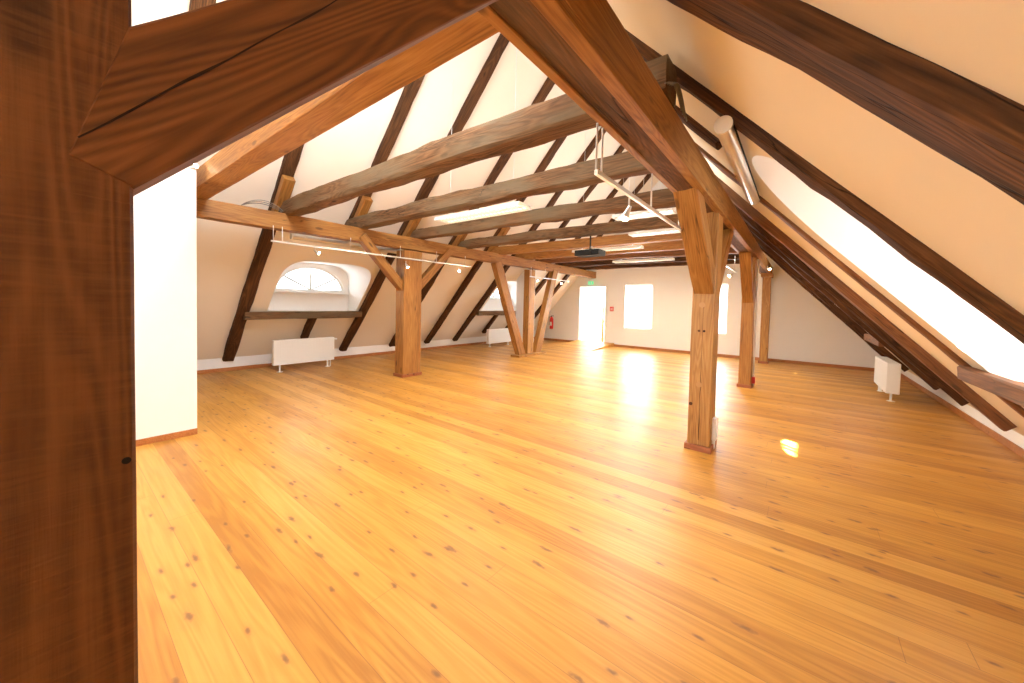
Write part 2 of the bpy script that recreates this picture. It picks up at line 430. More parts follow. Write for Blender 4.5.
wn_i = 0
def casement(x0, x1, z0, z1, y, sgn):
    """rectangular casement window, frame + mullion + glass"""
    global wn_i; wn_i += 1
    mb = MB(); f = 0.055
    ya, yb = sorted((y, y + 0.06 * sgn))
    mb.box(x0, x0 + f, ya, yb, z0, z1, .006).box(x1 - f, x1, ya, yb, z0, z1, .006)
    mb.box(x0 + f, x1 - f, ya, yb, z1 - f, z1, .006).box(x0 + f, x1 - f, ya, yb, z0, z0 + f, .006)
    xm = (x0 + x1) / 2
    mb.box(xm - .035, xm + .035, ya, yb, z0 + f, z1 - f, .006)
    o = mb.build('window_%d' % wn_i, M['frame']); o['kind'] = 'structure'
    MB().box(x0 + f, x1 - f, y + .02 * sgn, y + .026 * sgn, z0 + f, z1 - f).build('window_pane', M['glass'], o)
    mb = MB().box(xm + .04, xm + .055, *sorted((y - .04 * sgn, y)), (z0 + z1) / 2 - .06, (z0 + z1) / 2 + .06, .003)
    mb.build('window_handle', M['steel'], o)
    MB().box(x0, x1, *sorted((y - .17 * sgn, y - 0.001 * sgn)), z0, z0 + .025, .004).build('window_sill', M['frame'], o)
    return o
for a in GW: casement(*a, YF + 0.20, 1)
for a in NW: casement(*a, YN - 0.14, -1)

def arch_window(d):
    global wn_i; wn_i += 1
    s_ = d.side; x0 = d.xw + 0.03 * s_
    def pt(r, a, hs): return (d.wy - (d.wa - r) * math.cos(a), d.wz + hs + (d.wh - r - hs) * math.sin(a))
    mb = MB(); n = 28; f = 0.055
    bm = mb.bm
    prev = None
    for i in range(n + 1):
        a = PI * i / n
        o_ = pt(0.0, a, 0.0); q = pt(f, a, f * 0.0)
        ring = [bm.verts.new((x0, *o_)), bm.verts.new((x0, *q)), bm.verts.new((x0 + .05 * s_, *q)), bm.verts.new((x0 + .05 * s_, *o_))]
        if prev:
            for k in range(4): bm.faces.new((prev[k], prev[(k + 1) % 4], ring[(k + 1) % 4], ring[k]))
        prev = ring
    mb.box(*sorted((x0 - .01 * s_, x0 + .05 * s_)), d.wy - d.wa, d.wy + d.wa, d.wz, d.wz + .06, .004)
    o = mb.build('window_%d' % wn_i, M['frame']); o['kind'] = 'structure'
    for a in (38, 90, 142):
        a = math.radians(a); e = pt(f * .5, a, 0.0)
        p0 = Vector((x0 + .025 * s_, d.wy, d.wz + .05)); p1 = Vector((x0 + .025 * s_, *e))
        MB().tube([p0, p1], .019 if abs(a - PI / 2) > .1 else .022, 6).build('muntin', M['muntin'], o)
    MB().box(*sorted((x0 - .03 * s_, x0 - .012 * s_)), d.wy - .012, d.wy + .012, d.wz + d.wh - .17, d.wz + d.wh - .05, .003).build('window_latch', M['steel'], o)
    mb = MB()
    mb.poly([(x0 + .03 * s_, *pt(f * .5, PI * i / n, 0.0)) for i in range(n + 1)])
    mb.build('window_pane', M['glass'], o)
    MB().box(*sorted((d.xw - .10 * s_, d.xw + .03 * s_)), d.wy - d.wa - .06, d.wy + d.wa + .06, d.wz - .03, d.wz, .006).build('window_sill', M['frame'], o)
for d in LD + RD: arch_window(d)

# unseen slotted sheet added outside to cut the sun down to slivers
mb = MB(); bm = mb.bm
hl = []
for ya_, yb_, za_, zb_ in ((2.74, 3.06, 3.24, 3.53), (2.55, 2.68, 3.25, 3.42), (2.41, 2.47, 3.27, 3.36), (8.70, 8.92, 3.27, 3.50)):
    hl.append([(2.75, ya_, za_), (2.75, yb_, za_), (2.75, yb_, zb_ - .06), (2.75, ya_, zb_)])
fill_holes(bm, [(2.75, -4, -.5), (2.75, 14, -.5), (2.75, 14, 7.5), (2.75, -4, 7.5)], hl)
o = mb.build('added_sun_blocker', M['outer']); o['kind'] = 'structure'

# landing behind the doorway
slab('wall_landing_left', -7.5, -7.38, YF + .3, YF + 3.0, 0, 2.6, M['plaster'])
slab('wall_landing_right', -5.3, -5.18, YF + .3, YF + 3.0, 0, 2.6, M['plaster'])
slab('ceiling_landing', -7.5, -5.18, YF + .3, YF + 3.0, 2.6, 2.7, M['plaster'])
mb = MB()
mb.box(-7.38, -5.3, YF + 2.9, YF + 3.0, 0, .75).box(-7.38, -7.2, YF + 2.9, YF + 3.0, .75, 2.6)
mb.box(-5.6, -5.3, YF + 2.9, YF + 3.0, .75, 2.6).box(-7.2, -5.6, YF + 2.9, YF + 3.0, 2.45, 2.6)
o = mb.build('wall_landing_far', M['plaster']); o['kind'] = 'structure'
bpy.data.objects['daylight_landing_window'].location = (-6.4, YF + 2.88, 1.6)
# door lining (trim) with stop
mb = MB()
mb.box(DOOR[0], DOOR[0] + .05, YF - .02, YF + .30, .004, DOOR[3]).box(DOOR[1] - .05, DOOR[1], YF - .02, YF + .30, .004, DOOR[3])
mb.box(DOOR[0] + .05, DOOR[1] - .05, YF - .02, YF + .30, DOOR[3] - .05, DOOR[3])
o = mb.build('door_1', M['frame']); o['kind'] = 'structure'
# timber rail across the landing opening
t = empty('handrail', (-6.2, YF + 1.2, 0)); tag(t, 'pale wooden rail seen low through the bright open doorway', 'handrail')
for dx, nm in ((-0.35, 'baluster_post'), (0.8, 'baluster_post')):
    MB().box(dx - .03, dx + .03, -.03, .03, 0, 1.45 if dx < 0 else .9, .004).build(nm, M['pale'], t)
MB().box(-.32, .77, -.03, .03, .83, .91, .006).build('rail', M['pale'], t)

# skirting boards
def skirt(name, x0, x1, y0, y1, h=.07):
    o = MB().box(x0, x1, y0, y1, 0, h, .004).build(name, M['skirt']); o['kind'] = 'structure'; return o
skirt('baseboard_left', XL, XL + .018, YN, YF, .075)
skirt('baseboard_right', XR - .018, XR, YN, YF, .09)
skirt('baseboard_far', DOOR[1], XR - .02, YF - .018, YF, .085)
skirt('baseboard_far_left', XL + .02, DOOR[0], YF - .018, YF, .085)

# boxed enclosure at the left (white partition)
slab('wall_partition', XL - .05, -5.30, YN, 1.02, 0, 2.93, M['plaster'])
skirt('baseboard_partition', -5.30, -5.282, YN, 1.02, .065)
slab('wall_partition_duct', -7.45, -7.05, 9.55, 10.05, 0, 2.78, M['plaster'])

# ------------------------------------------------------------------ timbers
def beam(name, A, B, w, h, mat, up=(0, 0, 1), wob=0.004, cham=0.008, seg=0.14, parent=None, seed=None, bow=0.0, wane=0.0):
    """squared timber from A to B with wavy hewn faces; local X is the grain"""
    A = Vector(A); B = Vector(B); L = (B - A).length
    ex = (B - A).normalized(); up = Vector(up)
    ey = up.cross(ex).normalized(); ez = ex.cross(ey)
    n = max(2, int(L / seg))
    if seed is None: seed = random.random() * 100
    base = []
    hw, hh = w / 2, h / 2
    corners = [(-1, -1), (1, -1), (1, 1), (-1, 1)]
    for ci in range(4):
        cx_, cy_ = corners[ci]; nx, ny = corners[(ci + 1) % 4]
        P = Vector((cx_ * hw, cy_ * hh)); Q = Vector((nx * hw, ny * hh)); dr = (Q - P).normalized()
        base.append((P + dr * cham, ci)); 
        for k in (1, 2, 3): base.append((P + (Q - P) * k / 4, ci))
        base.append((Q - dr * cham, ci))
    mb = MB(); bm = mb.bm; rings = []
    for i in range(n + 1):
        x = L * i / n; ring = []
        by = bow * math.sin(PI * i / n)
        for j, (p, ci) in enumerate(base):
            nrm = [Vector((0, -1)), Vector((1, 0)), Vector((0, 1)), Vector((-1, 0))][ci]
            dsp = noise.noise(Vector((x * 1.1 + seed, p.x * 4 + seed * 2, p.y * 4))) * wob * 1.6
            dsp += noise.noise(Vector((x * 5 + seed, p.x * 12, p.y * 12 + seed))) * wob * 0.7
            q = p + nrm * dsp
            if wane > 0 and j % 5 in (0, 4):
                wv = max(0.0, noise.noise(Vector((x * 1.7 + seed * 3, ci * 7.0 + (3 if j % 5 == 4 else 0), 0.3)))) * wane
                q = q * (1 - wv / max(w, h) * 1.6)
            ring.append(bm.verts.new((x, q.x, q.y + by)))
        rings.append(ring)
    m_ = len(base)
    for a, b_ in zip(rings, rings[1:]):
        for k in range(m_): bm.faces.new((a[k], a[(k + 1) % m_], b_[(k + 1) % m_], b_[k]))
    bm.faces.new(rings[0]); bm.faces.new(list(reversed(rings[-1])))
    o = mb.build(name, mat, parent, smooth=38)
    mt = Matrix.Identity(4)
    for r in range(3): mt[r][0] = ex[r]; mt[r][1] = ey[r]; mt[r][2] = ez[r]; mt[r][3] = A[r]
    if parent:
        o.matrix_parent_inverse = Matrix.Identity(4)
        o.matrix_local = Matrix.Translation(-parent.location) @ mt
    else: o.matrix_world = mt
    return o
random.seed(4)

# purlins
PLX = -6.45; PRX = -0.795
PZ0, PZ1 = 2.60, 2.86
o = beam('roof_purlin', (PLX, -3.8, 2.73), (PLX, YF, 2.73), .20, .25, M['new'], wob=.006)
tag(o, 'long orange timber purlin along the left, under the left ends of the collar beams', 'beam', None)
t = empty('roof_purlin', (PRX, -3.8, PZ0)); tag(t, 'big orange purlin overhead at right, its underside panelled with a rough dark strip', 'beam')
beam('core', (PRX, -3.8, 2.695), (PRX, YF, 2.695), .245, .225, M['new'], parent=t, wob=.004)
beam('rough_strip', (PRX - .015, -3.7, 2.574), (PRX - .015, YF - .1, 2.574), .15, .03, M['strip'], parent=t, wob=.008, cham=.002)
for dx in (-.1, .0875): beam('edge_rail', (PRX + dx, -3.8, 2.573), (PRX + dx, YF, 2.573), .045 if dx < 0 else .07, .045, M['new'], parent=t, wob=.002, cham=.003)

# posts
def post(x0, x1, y0, y1, label, mat='new', base=True, z1=2.56, name='timber_post', bh=.06, **kw):
    cx_, cy_ = (x0 + x1) / 2, (y0 + y1) / 2
    t = empty(name, (cx_, cy_, 0)); tag(t, label, 'post')
    beam('shaft', (cx_, cy_, 0.0), (cx_, cy_, z1), y1 - y0, x1 - x0, M[mat], up=(1, 0, 0), parent=t, wob=kw.get('wob', .003), cham=kw.get('cham', .006))
    if base:
        e = .022
        mb = MB(); X0, X1, Y0, Y1 = x0 - cx_, x1 - cx_, y0 - cy_, y1 - cy_
        mb.box(X0 - e, X1 + e, Y0 - e, Y0 - .002, 0, bh, .004).box(X0 - e, X1 + e, Y1 + .002, Y1 + e, 0, bh, .004)
        mb.box(X0 - e, X0 - .002, Y0 - .002, Y1 + .002, 0, bh, .004).box(X1 + .002, X1 + e, Y0 - .002, Y1 + .002, 0, bh, .004)
        mb.build('plinth_trim', M['base'], t)
    return t
pA = post(-6.54, -6.26, 4.37, 4.80, 'broad orange post under the left purlin, nearest of its row', 'new')
pV = post(-6.53, -6.33, 8.72, 9.02, 'slim post standing upright between two slanted props under the left purlin', 'pale')
p1 = post(-.925, -.705, 4.30, 4.60, 'pale knotty post right of centre, nearest full-height post on the right', 'pale', bh=.065)
p2 = post(-.905, -.70, 8.38, 8.68, 'brown crooked post behind the pale knotty post on the right row', 'new')
p3 = post(-.86, -.66, 12.52, 12.76, 'farthest post on the right row, near the far wall', 'pale')
# peg holes and plugs of the nearest pale post
for (dy, z, r, m_) in ((-.0, 1.62, .022, 'pale'), (-.03, 1.38, .016, 'black'), (.02, 1.38, .016, 'black'), (.0, 1.03, .028, 'pale'), (-.05, .62, .02, 'mid')):
    pass
def knot(parent, x, y, z, r, mat, nm='peg'):
    mb = MB(); mb.tube([(x, y - .004, z), (x, y + .006, z)], r, 12); mb.build(nm, M[mat], parent)
for (dx, z, r, m_) in ((-.01, 1.58, .030, 'plug'), (-.03, 1.30, .013, 'old'), (.02, 1.30, .013, 'old'), (-.01, .72, .030, 'plug'), (-.08, 1.72, .014, 'old'), (-.085, .5, .018, 'old')):
    knot(p1, dx, -.152, z, r, m_)
mb = MB(); pr = []
for i in range(50):
    u = i / 49; z_ = .12 + 1.45 * u
    pr.append((.004 + noise.noise(Vector((u * 11, 4, 2))) * .012, z_, .0006 + .0032 * max(0, noise.noise(Vector((u * 6, 8, 5))) + .25)))
for a, b_ in zip(pr, pr[1:]):
    mb.prism([(a[0] - a[2], -.1535, a[1]), (b_[0] - b_[2], -.1535, b_[1]), (b_[0] + b_[2], -.1535, b_[1]), (a[0] + a[2], -.1535, a[1])], (0, .006, 0))
bmesh.ops.remove_doubles(mb.bm, verts=mb.bm.verts[:], dist=1e-5)
M['crackp'] = plain('dark_post_split', (0.05, 0.02, 0.008), 0.9)
mb.build('drying_split', M['crackp'], p1)
for t_, y_, z_ in ((p3, 0, 2.53),):
    beam('saddle', (-.76, 12.32, 2.52), (-.76, 12.96, 2.52), .26, .12, M['pale'], parent=t_, wob=.002)

def brace(A, B, w, h, label, mat='new', name='knee_brace', up=(1, 0, 0), **kw):
    o = beam(name, A, B, w, h, M[mat], up=up, **kw); tag(o, label, 'brace'); return o
# left row, broad post
brace((-6.40, 4.42, 1.80), (-6.40, 3.52, 2.72), .15, .17, 'orange knee brace rising to the left from the broad left post')
brace((-6.40, 4.75, 1.80), (-6.40, 5.66, 2.72), .15, .17, 'orange knee brace rising away behind the broad left post')
# V props
brace((-6.42, 8.50, 0.02), (-6.42, 7.32, 2.64), .27, .17, 'long slanted prop leaning left from the foot of the slim post', name='slanted_prop', mat='new')
brace((-6.42, 9.28, 0.02), (-6.42, 10.2, 2.64), .27, .17, 'long slanted prop leaning right from the foot of the slim post', name='slanted_prop', mat='pale')
o = MB().box(-6.56, -6.24, 8.20, 9.60, 0, .06, .006).build('sill_block', M['pale']); tag(o, 'low wooden block on the floor under the slim post and its two slanted props', 'block')
# right row braces
brace((-.815, 4.40, 1.74), (-.815, 3.40, 2.64), .20, .20, 'thick orange knee brace rising towards the viewer from the pale knotty post', mat='new')
brace((-.815, 4.54, 1.70), (-.815, 5.50, 2.62), .16, .19, 'orange knee brace rising away behind the pale knotty post', mat='new')
brace((-.80, 8.44, 1.72), (-.80, 7.60, 2.60), .16, .18, 'orange knee brace on the near side of the crooked post behind')
brace((-.80, 8.62, 1.72), (-.80, 9.46, 2.60), .16, .18, 'orange knee brace on the far side of the crooked post behind')

# foreground post with its birdsmouthed brace
NX = -.68
t = empty('timber_post', (NX - .12, -.07, 0)); tag(t, 'huge brown sawn post filling the left edge in the foreground', 'post')
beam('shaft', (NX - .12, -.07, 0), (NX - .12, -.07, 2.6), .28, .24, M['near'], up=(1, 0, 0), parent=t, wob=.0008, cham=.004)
MB().tube([(.1205, .131, 1.335), (.1175, .131, 1.335)], .0045, 12).build('peg_hole', M['black'], t)
# brace as an angled prism in the post-purlin plane
t = empty('knee_brace', (NX - .02, .0, 1.66)); tag(t, 'big brown foreground brace slanting up from the foreground post to the purlin', 'brace')
L = 1.42
ang = math.radians(45.3)
mb = MB()
# profile in local (x along brace, z across), cut with a birdsmouth
ca, sa = math.cos(ang), math.sin(ang)
def loc(y, z): 
    dy, dz = y - .07, z - 1.685
    return (dy * ca + dz * sa, -dy * sa + dz * ca)
P = [loc(.07, 1.685), loc(.73 + .32, 2.35 + .32), loc(.95, 2.76), loc(.065, 1.885), loc(.015, 1.71)]
n = 26
bm = mb.bm
prof_b = [P[0], P[1]]; 
fr = []
pts2 = []
for i in range(n + 1):
    u = i / n
    pts2.append((P[0][0] + (P[1][0] - P[0][0]) * u, P[0][1] + noise.noise(Vector((u * 6, 1, 1))) * .0015))
for i in range(n + 1):
    u = 1 - i / n
    pts2.append((P[3][0] + (P[2][0] - P[3][0]) * u, P[3][1] + (P[2][1] - P[3][1]) * u + noise.noise(Vector((u * 9, 5, 1))) * .004))
pts2.append(P[4])
mb.prism([(x, .0, z) for x, z in pts2], (0, .115, 0))
bmesh.ops.recalc_face_normals(bm, faces=bm.faces[:])
bmesh.ops.bevel(bm, geom=[e for e in bm.edges if len(e.link_faces) == 2 and e.calc_face_angle(0) > 1.2 and abs(e.verts[0].co.y - e.verts[1].co.y) < 1e-6], offset=.003, segments=1, affect='EDGES')
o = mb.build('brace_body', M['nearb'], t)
mt = Matrix(((0, -1, 0, NX + .001), (ca, 0, -sa, .07), (sa, 0, ca, 1.685), (0, 0, 0, 1)))
o.matrix_local = Matrix.Translation(-t.location) @ mt
# long drying split across the brace face
mb = MB(); pr = []
for i in range(60):
    u = i / 59; x = .002 + u * 1.0
    c = .066 + .075 * u + noise.noise(Vector((u * 7, 3, 2))) * .006
    pr.append((x, c, .0008 + .0016 * abs(noise.noise(Vector((u * 9, 8, 2)))) * (1 if u > .02 else .3)))
for a, b_ in zip(pr, pr[1:]):
    mb.prism([(a[0], -.0012, a[1] - a[2]), (b_[0], -.0012, b_[1] - b_[2]), (b_[0], -.0012, b_[1] + b_[2]), (a[0], -.0012, a[1] + a[2])], (0, .004, 0))
bmesh.ops.remove_doubles(mb.bm, verts=mb.bm.verts[:], dist=1e-5)
M['crackm'] = plain('dark_split', (0.025, 0.010, 0.004), 0.9)
o = mb.build('drying_split', M['crackm'], t); o.matrix_local = Matrix.Translation(-t.location) @ mt
tag(o, 'dark drying split')

# collar beams
CY = [(1.22, 'new', 'orange collar beam crossing nearest overhead behind the foreground brace', .23, .22),
      (2.38, 'grey', 'weathered collar beam, first grey one in front, thick and bowed', .22, .235),
      (3.56, 'grey', 'weathered collar beam second in the row of grey ones', .21, .22),
      (4.84, 'grey', 'weathered collar beam third in the row, just beyond the hanging louvre lamp', .20, .20),
      (6.22, 'grey', 'weathered collar beam fourth in the row, with the projector below it', .20, .19),
      (7.42, 'new', 'orange collar beam right behind the last weathered one', .18, .20),
      (8.62, 'new', 'second orange collar beam beyond the projector', .18, .20),
      (9.85, 'mid', 'dark brown collar beam beyond the two orange ones', .18, .19),
      (11.05, 'old', 'dark collar beam, last but one before the far wall', .18, .18),
      (12.25, 'old', 'dark collar beam nearest the far wall', .18, .18)]
for y, mt_, lab, w_, h_ in CY:
    z = 2.835 + h_ / 2
    old = mt_ in ('grey', 'old', 'mid')
    o = beam('collar_beam', (-6.86, y, z), (-.68 if y < 3 else -.83, y, z), w_, h_, M[mt_], wob=.016 if old else .004, cham=.022 if old else .008, wane=.03 if old else 0, seg=.11, bow=.02 if old else 0)
    tag(o, lab, 'beam')

# rafters
tanS = math.atan(S)
def rafter(side, y, d0, d1, w, label, mat='old', name='roof_rafter', depth=.17, zo=ZR, wob=.008, skew=0.0):
    """d0..d1 horizontal distance from the knee wall; underside follows the rafter plane"""
    def P(d): return Vector((XL + d if side < 0 else XR - d, y, zo + S * d))
    nrm = Vector((-S if side < 0 else S, 0, 1)).normalized()       # outward of the roof
    A, B = P(d0) + nrm * depth / 2, P(d1) + nrm * depth / 2
    B = B + Vector((0, skew * abs(B.x - A.x) / 1.2, 0))
    o = beam(name, A, B, w, depth, M[mat], up=nrm, wob=wob * (1.5 if mat == 'old' else 1), cham=.012, wane=.035 if mat == 'old' else .01, seg=.12)
    tag(o, label, 'rafter'); return o
LR = [(1.06, 'dark left rafter glimpsed above the foreground brace'), (2.29, 'dark left rafter to the left of the nearer arched window'),
      (4.70, 'dark left rafter to the right of the nearer arched window'), (6.13, 'dark left rafter second to the right of the nearer arched window'),
      (7.38, 'dark left rafter third to the right of the nearer arched window'), (8.58, 'dark left rafter just left of the farther arched window'),
      (11.05, 'dark left rafter just right of the farther arched window'), (12.25, 'dark left rafter nearest the far wall')]
for y, lab in LR: rafter(-1, y, .05, 5.60, .19, lab)
rafter(-1, 3.58, 2.36, 5.60, .18, 'dark left rafter cut short above the nearer arched window')
rafter(-1, 9.80, 2.28, 5.60, .165, 'dark left rafter cut short above the farther arched window')
rafter(-1, 3.60, .42, .93, .15, 'short dark rafter piece between nearer left radiator and window ledge beam', name='rafter_stub')
rafter(-1, 9.80, .25, .93, .15, 'short dark rafter piece beside the farther left radiator', name='rafter_stub')
RRl = [(1.29, .27, 'broad dark rafter crossing the top right corner in the foreground'), (2.68, .17, 'dark right rafter along the near edge of the bright dormer'),
       (4.93, .16, 'brown right rafter along the far edge of the bright dormer'), (6.32, .20, 'brown right rafter second beyond the bright dormer'),
       (7.60, .17, 'dark right rafter third beyond the bright dormer'), (8.80, .16, 'dark right rafter just before the farther right dormer'),
       (11.0, .16, 'dark right rafter just after the farther right dormer'), (12.25, .16, 'dark right rafter nearest the far wall')]
for y, w_, lab in RRl: rafter(1, y, .15 if y < 6 else .22, 5.60, w_, lab, mat='old' if y not in (4.93, 6.32) else 'mid', zo=ZR + (.03 if y == 4.93 else (-.08 if y > 6 else 0)), skew=.10 if y == 1.29 else 0)
rafter(1, 3.78, 2.66, 5.60, .17, 'dark right rafter cut short above the bright dormer')
rafter(1, 9.85, 2.50, 5.60, .17, 'dark right rafter cut short above the farther right dormer')
# trimmers below / beside the dormers
def trimmer(side, y0, y1, z, label, mat='mid', h=.14, w=.15, name='window_trimmer'):
    x = slope_x(side, z, ZR) - side * -.0
    o = beam(name, (x, y0, z), (x, y1, z), w, h, M[mat], up=(0, 0, 1), wob=.006, cham=.012); tag(o, label, 'beam'); return o
trimmer(-1, 2.30, 4.64, 1.19, 'horizontal dark beam below the nearer arched window between two rafters', 'grey', .15, .15)
trimmer(-1, 8.66, 10.97, 1.19, 'horizontal beam below the farther arched window behind the slanted props', 'grey', .15, .15)
trimmer(1, 2.76, 4.86, 1.04, 'brown horizontal beam below the bright right dormer', 'mid', .12, .13)
trimmer(1, 9.06, 10.92, 1.00, 'brown horizontal beam below the farther right dormer', 'mid', .14, .15)
# orange packing pieces under the rafters at the collar ends
BL = ['first in front', 'second', 'third', 'fourth', 'fifth', 'sixth']
for i, y in enumerate((2.29, 3.58, 4.72, 6.13, 7.38)):
    o = rafter(-1, y, 2.66 if i < 2 else 2.55, 3.14 if i < 2 else 3.3, .16, ['short orange block on the first grey collar beam against the left rafter', 'short orange block on the second grey collar beam against the left rafter', 'orange piece under the left rafter at the third grey collar beam', 'orange piece under the left rafter at the fourth grey collar beam', 'orange piece under the left rafter at the first orange collar beam'][i], mat='new', name='packing_timber', depth=.13, zo=ZR - .20, wob=.002)
    o['category'] = 'timber block'

# ------------------------------------------------------------------ radiators
def radiator(name, cx_, y0, y1, zt, zb, depth, face, label):
    """convector; face = direction (+1/-1 in x) of the front"""
    L = y1 - y0
    t = empty(name, (cx_, (y0 + y1) / 2, 0)); tag(t, label, 'radiator')
    d = depth / 2
    mb = MB(); mb.box(-d, d, -L / 2, L / 2, zb, zt, .008); mb.build('panel', M['white'], t)
    mb = MB(); n = int(L / .033)
    xf = d * face
    for i in range(n):
        y = -L / 2 + .02 + (L - .04) * (i + .5) / n
        mb.box(*sorted((xf - .002 * face, xf + .004 * face)), y - .009, y + .009, zb + .03, zt - .03, .0015)
    mb.build('ribbing', M['white'], t)
    mb = MB()
    for i in range(int(L / .02)):
        y = -L / 2 + .02 + (L - .04) * (i + .5) / int(L / .02)
        mb.box(-d + .012, d - .012, y - .0035, y + .0035, zt - .001, zt + .004)
    mb.build('top_grille', M['frame'], t)
    for s_ in (-1, 1):
        y = s_ * (L / 2 - .13)
        mb = MB(); mb.tube([(0, y, 0), (0, y, zb + .01)], .016, 10); mb.tube([(0, y, 0), (0, y, .006), (0, y, .014)], .05, 16, radii=[.055, .055, .025])
        mb.build('foot', M['white'], t)
    y = L / 2
    mb = MB(); mb.tube([(0, y - .02, zt - .05), (0, y + .03, zt - .05), (0, y + .075, zt - .05)], .018, 10, radii=[.013, .02, .02]); mb.build('valve', M['white'], t)
    mb = MB()
    for dy in (.0, .06): mb.tube([(-.02, y - .06 - dy, 0), (-.02, y - .06 - dy, zb)], .009, 8)
    mb.build('supply_pipe', M['white'], t)
    return t
radiator('radiator', -8.52, 2.83, 4.06, .67, .15, .10, 1, 'white radiator under the nearer arched window on the left')
radiator('radiator', -8.52, 9.35, 10.6, .62, .12, .10, 1, 'white radiator under the farther arched window, behind the slanted props')
radiator('radiator', 1.32, 8.85, 10.1, .67, .15, .17, -1, 'white radiator seen end-on at the right below the far rafters')

# ------------------------------------------------------------------ ramp at the door
mb = MB(); mb.prism([(0, 0, 0), (0, 2.0, 0), (0, 2.0, .13), (0, 1.9, .13)], (1.55, 0, 0))
o = mb.build('door_ramp', M['floor']); o.location = (-7.05, 11.15, 0.0); tag(o, 'low wooden ramp leading up to the bright doorway', 'ramp')

# ------------------------------------------------------------------ lamps
def louvre_lamp(x0, x1, y0, y1, z, label, cables=True, mat='tubelit', en=24, up=10):
    t = empty('ceiling_lamp', ((x0 + x1) / 2, (y0 + y1) / 2, z)); tag(t, label, 'lamp', None)
    a, b_ = (x1 - x0) / 2, (y1 - y0) / 2
    mb = MB(); mb.prism([(-a, -b_, .0), (-a, -b_ + .03, .06), (-a, b_ - .03, .06), (-a, b_, .0), (-a, b_ - .012, 0), (-a, b_ - .04, .045), (-a, -b_ + .04, .045), (-a, -b_ + .012, 0)], (2 * a, 0, 0))
    mb.build('housing', M['white'], t)
    mb = MB()
    for yy in (-b_ * .5, b_ * .5): mb.tube([(-a + .05, yy, .026), (a - .05, yy, .026)], .013, 10)
    mb.build('fluorescent_tube', M[mat], t)
    mb = MB(); n = int(2 * a / .08)
    for i in range(n + 1):
        x = -a + .01 + (2 * a - .02) * i / n
        mb.box(x - .002, x + .002, -b_ + .014, b_ - .014, .0, .018)
    mb.box(-a, a, -.004, .004, 0, .02)
    mb.build('louvre_grid', M['white'], t)
    if cables:
        mb = MB()
        for sx in (-1, 1):
            X = (x0 + x1) / 2 + sx * (a - .22)
            zz = ZP + S * (min(X - XL, XR - X))
            mb.tube([(sx * (a - .22), 0, .06), (sx * (a - .22), 0, zz - z)], .004, 6)
        mb.build('suspension_cable', M['cable'], t)
    area('lamp_glow_down', ((x0 + x1) / 2, (y0 + y1) / 2, z - .01), (0, 0, -1), 2 * a - .1, 2 * b_ - .06, en, (1.0, .9, .72))
    area('lamp_glow_up', ((x0 + x1) / 2, (y0 + y1) / 2, z + .075), (0, 0, 1), 2 * a - .1, 2 * b_ - .06, up, (0.93, .97, 1.0))
    return t
louvre_lamp(-4.95, -3.15, 4.02, 4.36, 2.92, 'lit louvre lamp hanging between second and third grey collar beams', up=14)
louvre_lamp(-2.35, -1.45, 5.35, 5.60, 2.90, 'lit long lamp hanging beyond the third grey collar beam near the bulb spot', mat='tubelit2', en=40, up=22)
louvre_lamp(-2.6, -1.7, 6.70, 6.95, 2.88, 'lit long lamp hanging just before the first orange collar beam', mat='tubelit2', en=40, up=22)
louvre_lamp(-4.5, -2.8, 7.95, 8.20, 2.84, 'lit long lamp hanging just above and behind the projector', mat='tubelit', en=50, up=25)
louvre_lamp(-4.45, -2.75, 10.3, 10.55, 2.83, 'lit long lamp hanging farthest back among the dark collar beams', mat='tubelit', en=60, up=25)

def tube_lamp(x, y0, y1, z, label, face):
    """half-round metal uplight trough running along the slope"""
    t = empty('tube_lamp', (x, (y0 + y1) / 2, z)); tag(t, label, 'lamp')
    L = (y1 - y0) / 2; r = .052
    mb = MB(); mb.tube([(0, -L, 0), (0, L, 0)], r, 24); mb.build('tube_body', M['satin'], t, smooth=40)
    for s_ in (-1, 1):
        MB().tube([(0, s_ * L, 0), (0, s_ * (L + .02), 0)], r + .002, 24).build('end_cap', M['white'], t, smooth=40)
    mb = MB(); mb.box(face * .052 - .004, face * .052 + .004, -L + .03, L - .03, -.012, .006); mb.build('shadow_gap', M['black'], t)
    for s_ in (-.6, .6):
        zz = min(ZP + S * (x - XL), ZPR + S * (XR - x))
        MB().tube([(0, s_ * L, r * .9), (0, s_ * L, zz - z)], .005, 6).build('bracket', M['satin'], t)
    return t
tube_lamp(-.42, 2.62, 4.55, 2.70, 'long round metal tube lamp at the right above the bright dormer', 1)
tube_lamp(-7.02, 2.62, 4.75, 2.62, 'long white tube lamp behind the left purlin above the arched window', -1)

def track(x, y0, y1, z, hang, label, ztop=2.62):
    t = empty('track_rail', (x, (y0 + y1) / 2, z)); tag(t, label, 'rail')
    c = (y0 + y1) / 2
    MB().box(-.011, .011, y0 - c, y1 - c, -.013, .013, .002).build('rail_bar', M['satin'], t)
    for y in hang:
        MB().tube([(0, y - c, 0.01), (0, y - c, ztop - z - .0)], .006, 8).build('hanger', M['satin'], t)
    return t
track(-6.225, 2.04, 6.2, 2.39, (2.07, 2.19, 3.25, 4.25, 5.15, 6.0), 'long metal lighting track hanging along the left purlin at the broad post')
track(-6.225, 8.6, 10.9, 2.34, (8.65, 9.4, 10.2), 'metal lighting track beyond the slim post under the left purlin')
track(-.915, 1.86, 4.25, 2.285, (1.86, 1.93, 2.80, 3.6), 'metal lighting track hanging under the big right purlin in front', 2.55)
track(-1.0, 6.7, 8.3, 2.27, (6.9, 8.0), 'metal lighting track between the two right posts', 2.55)

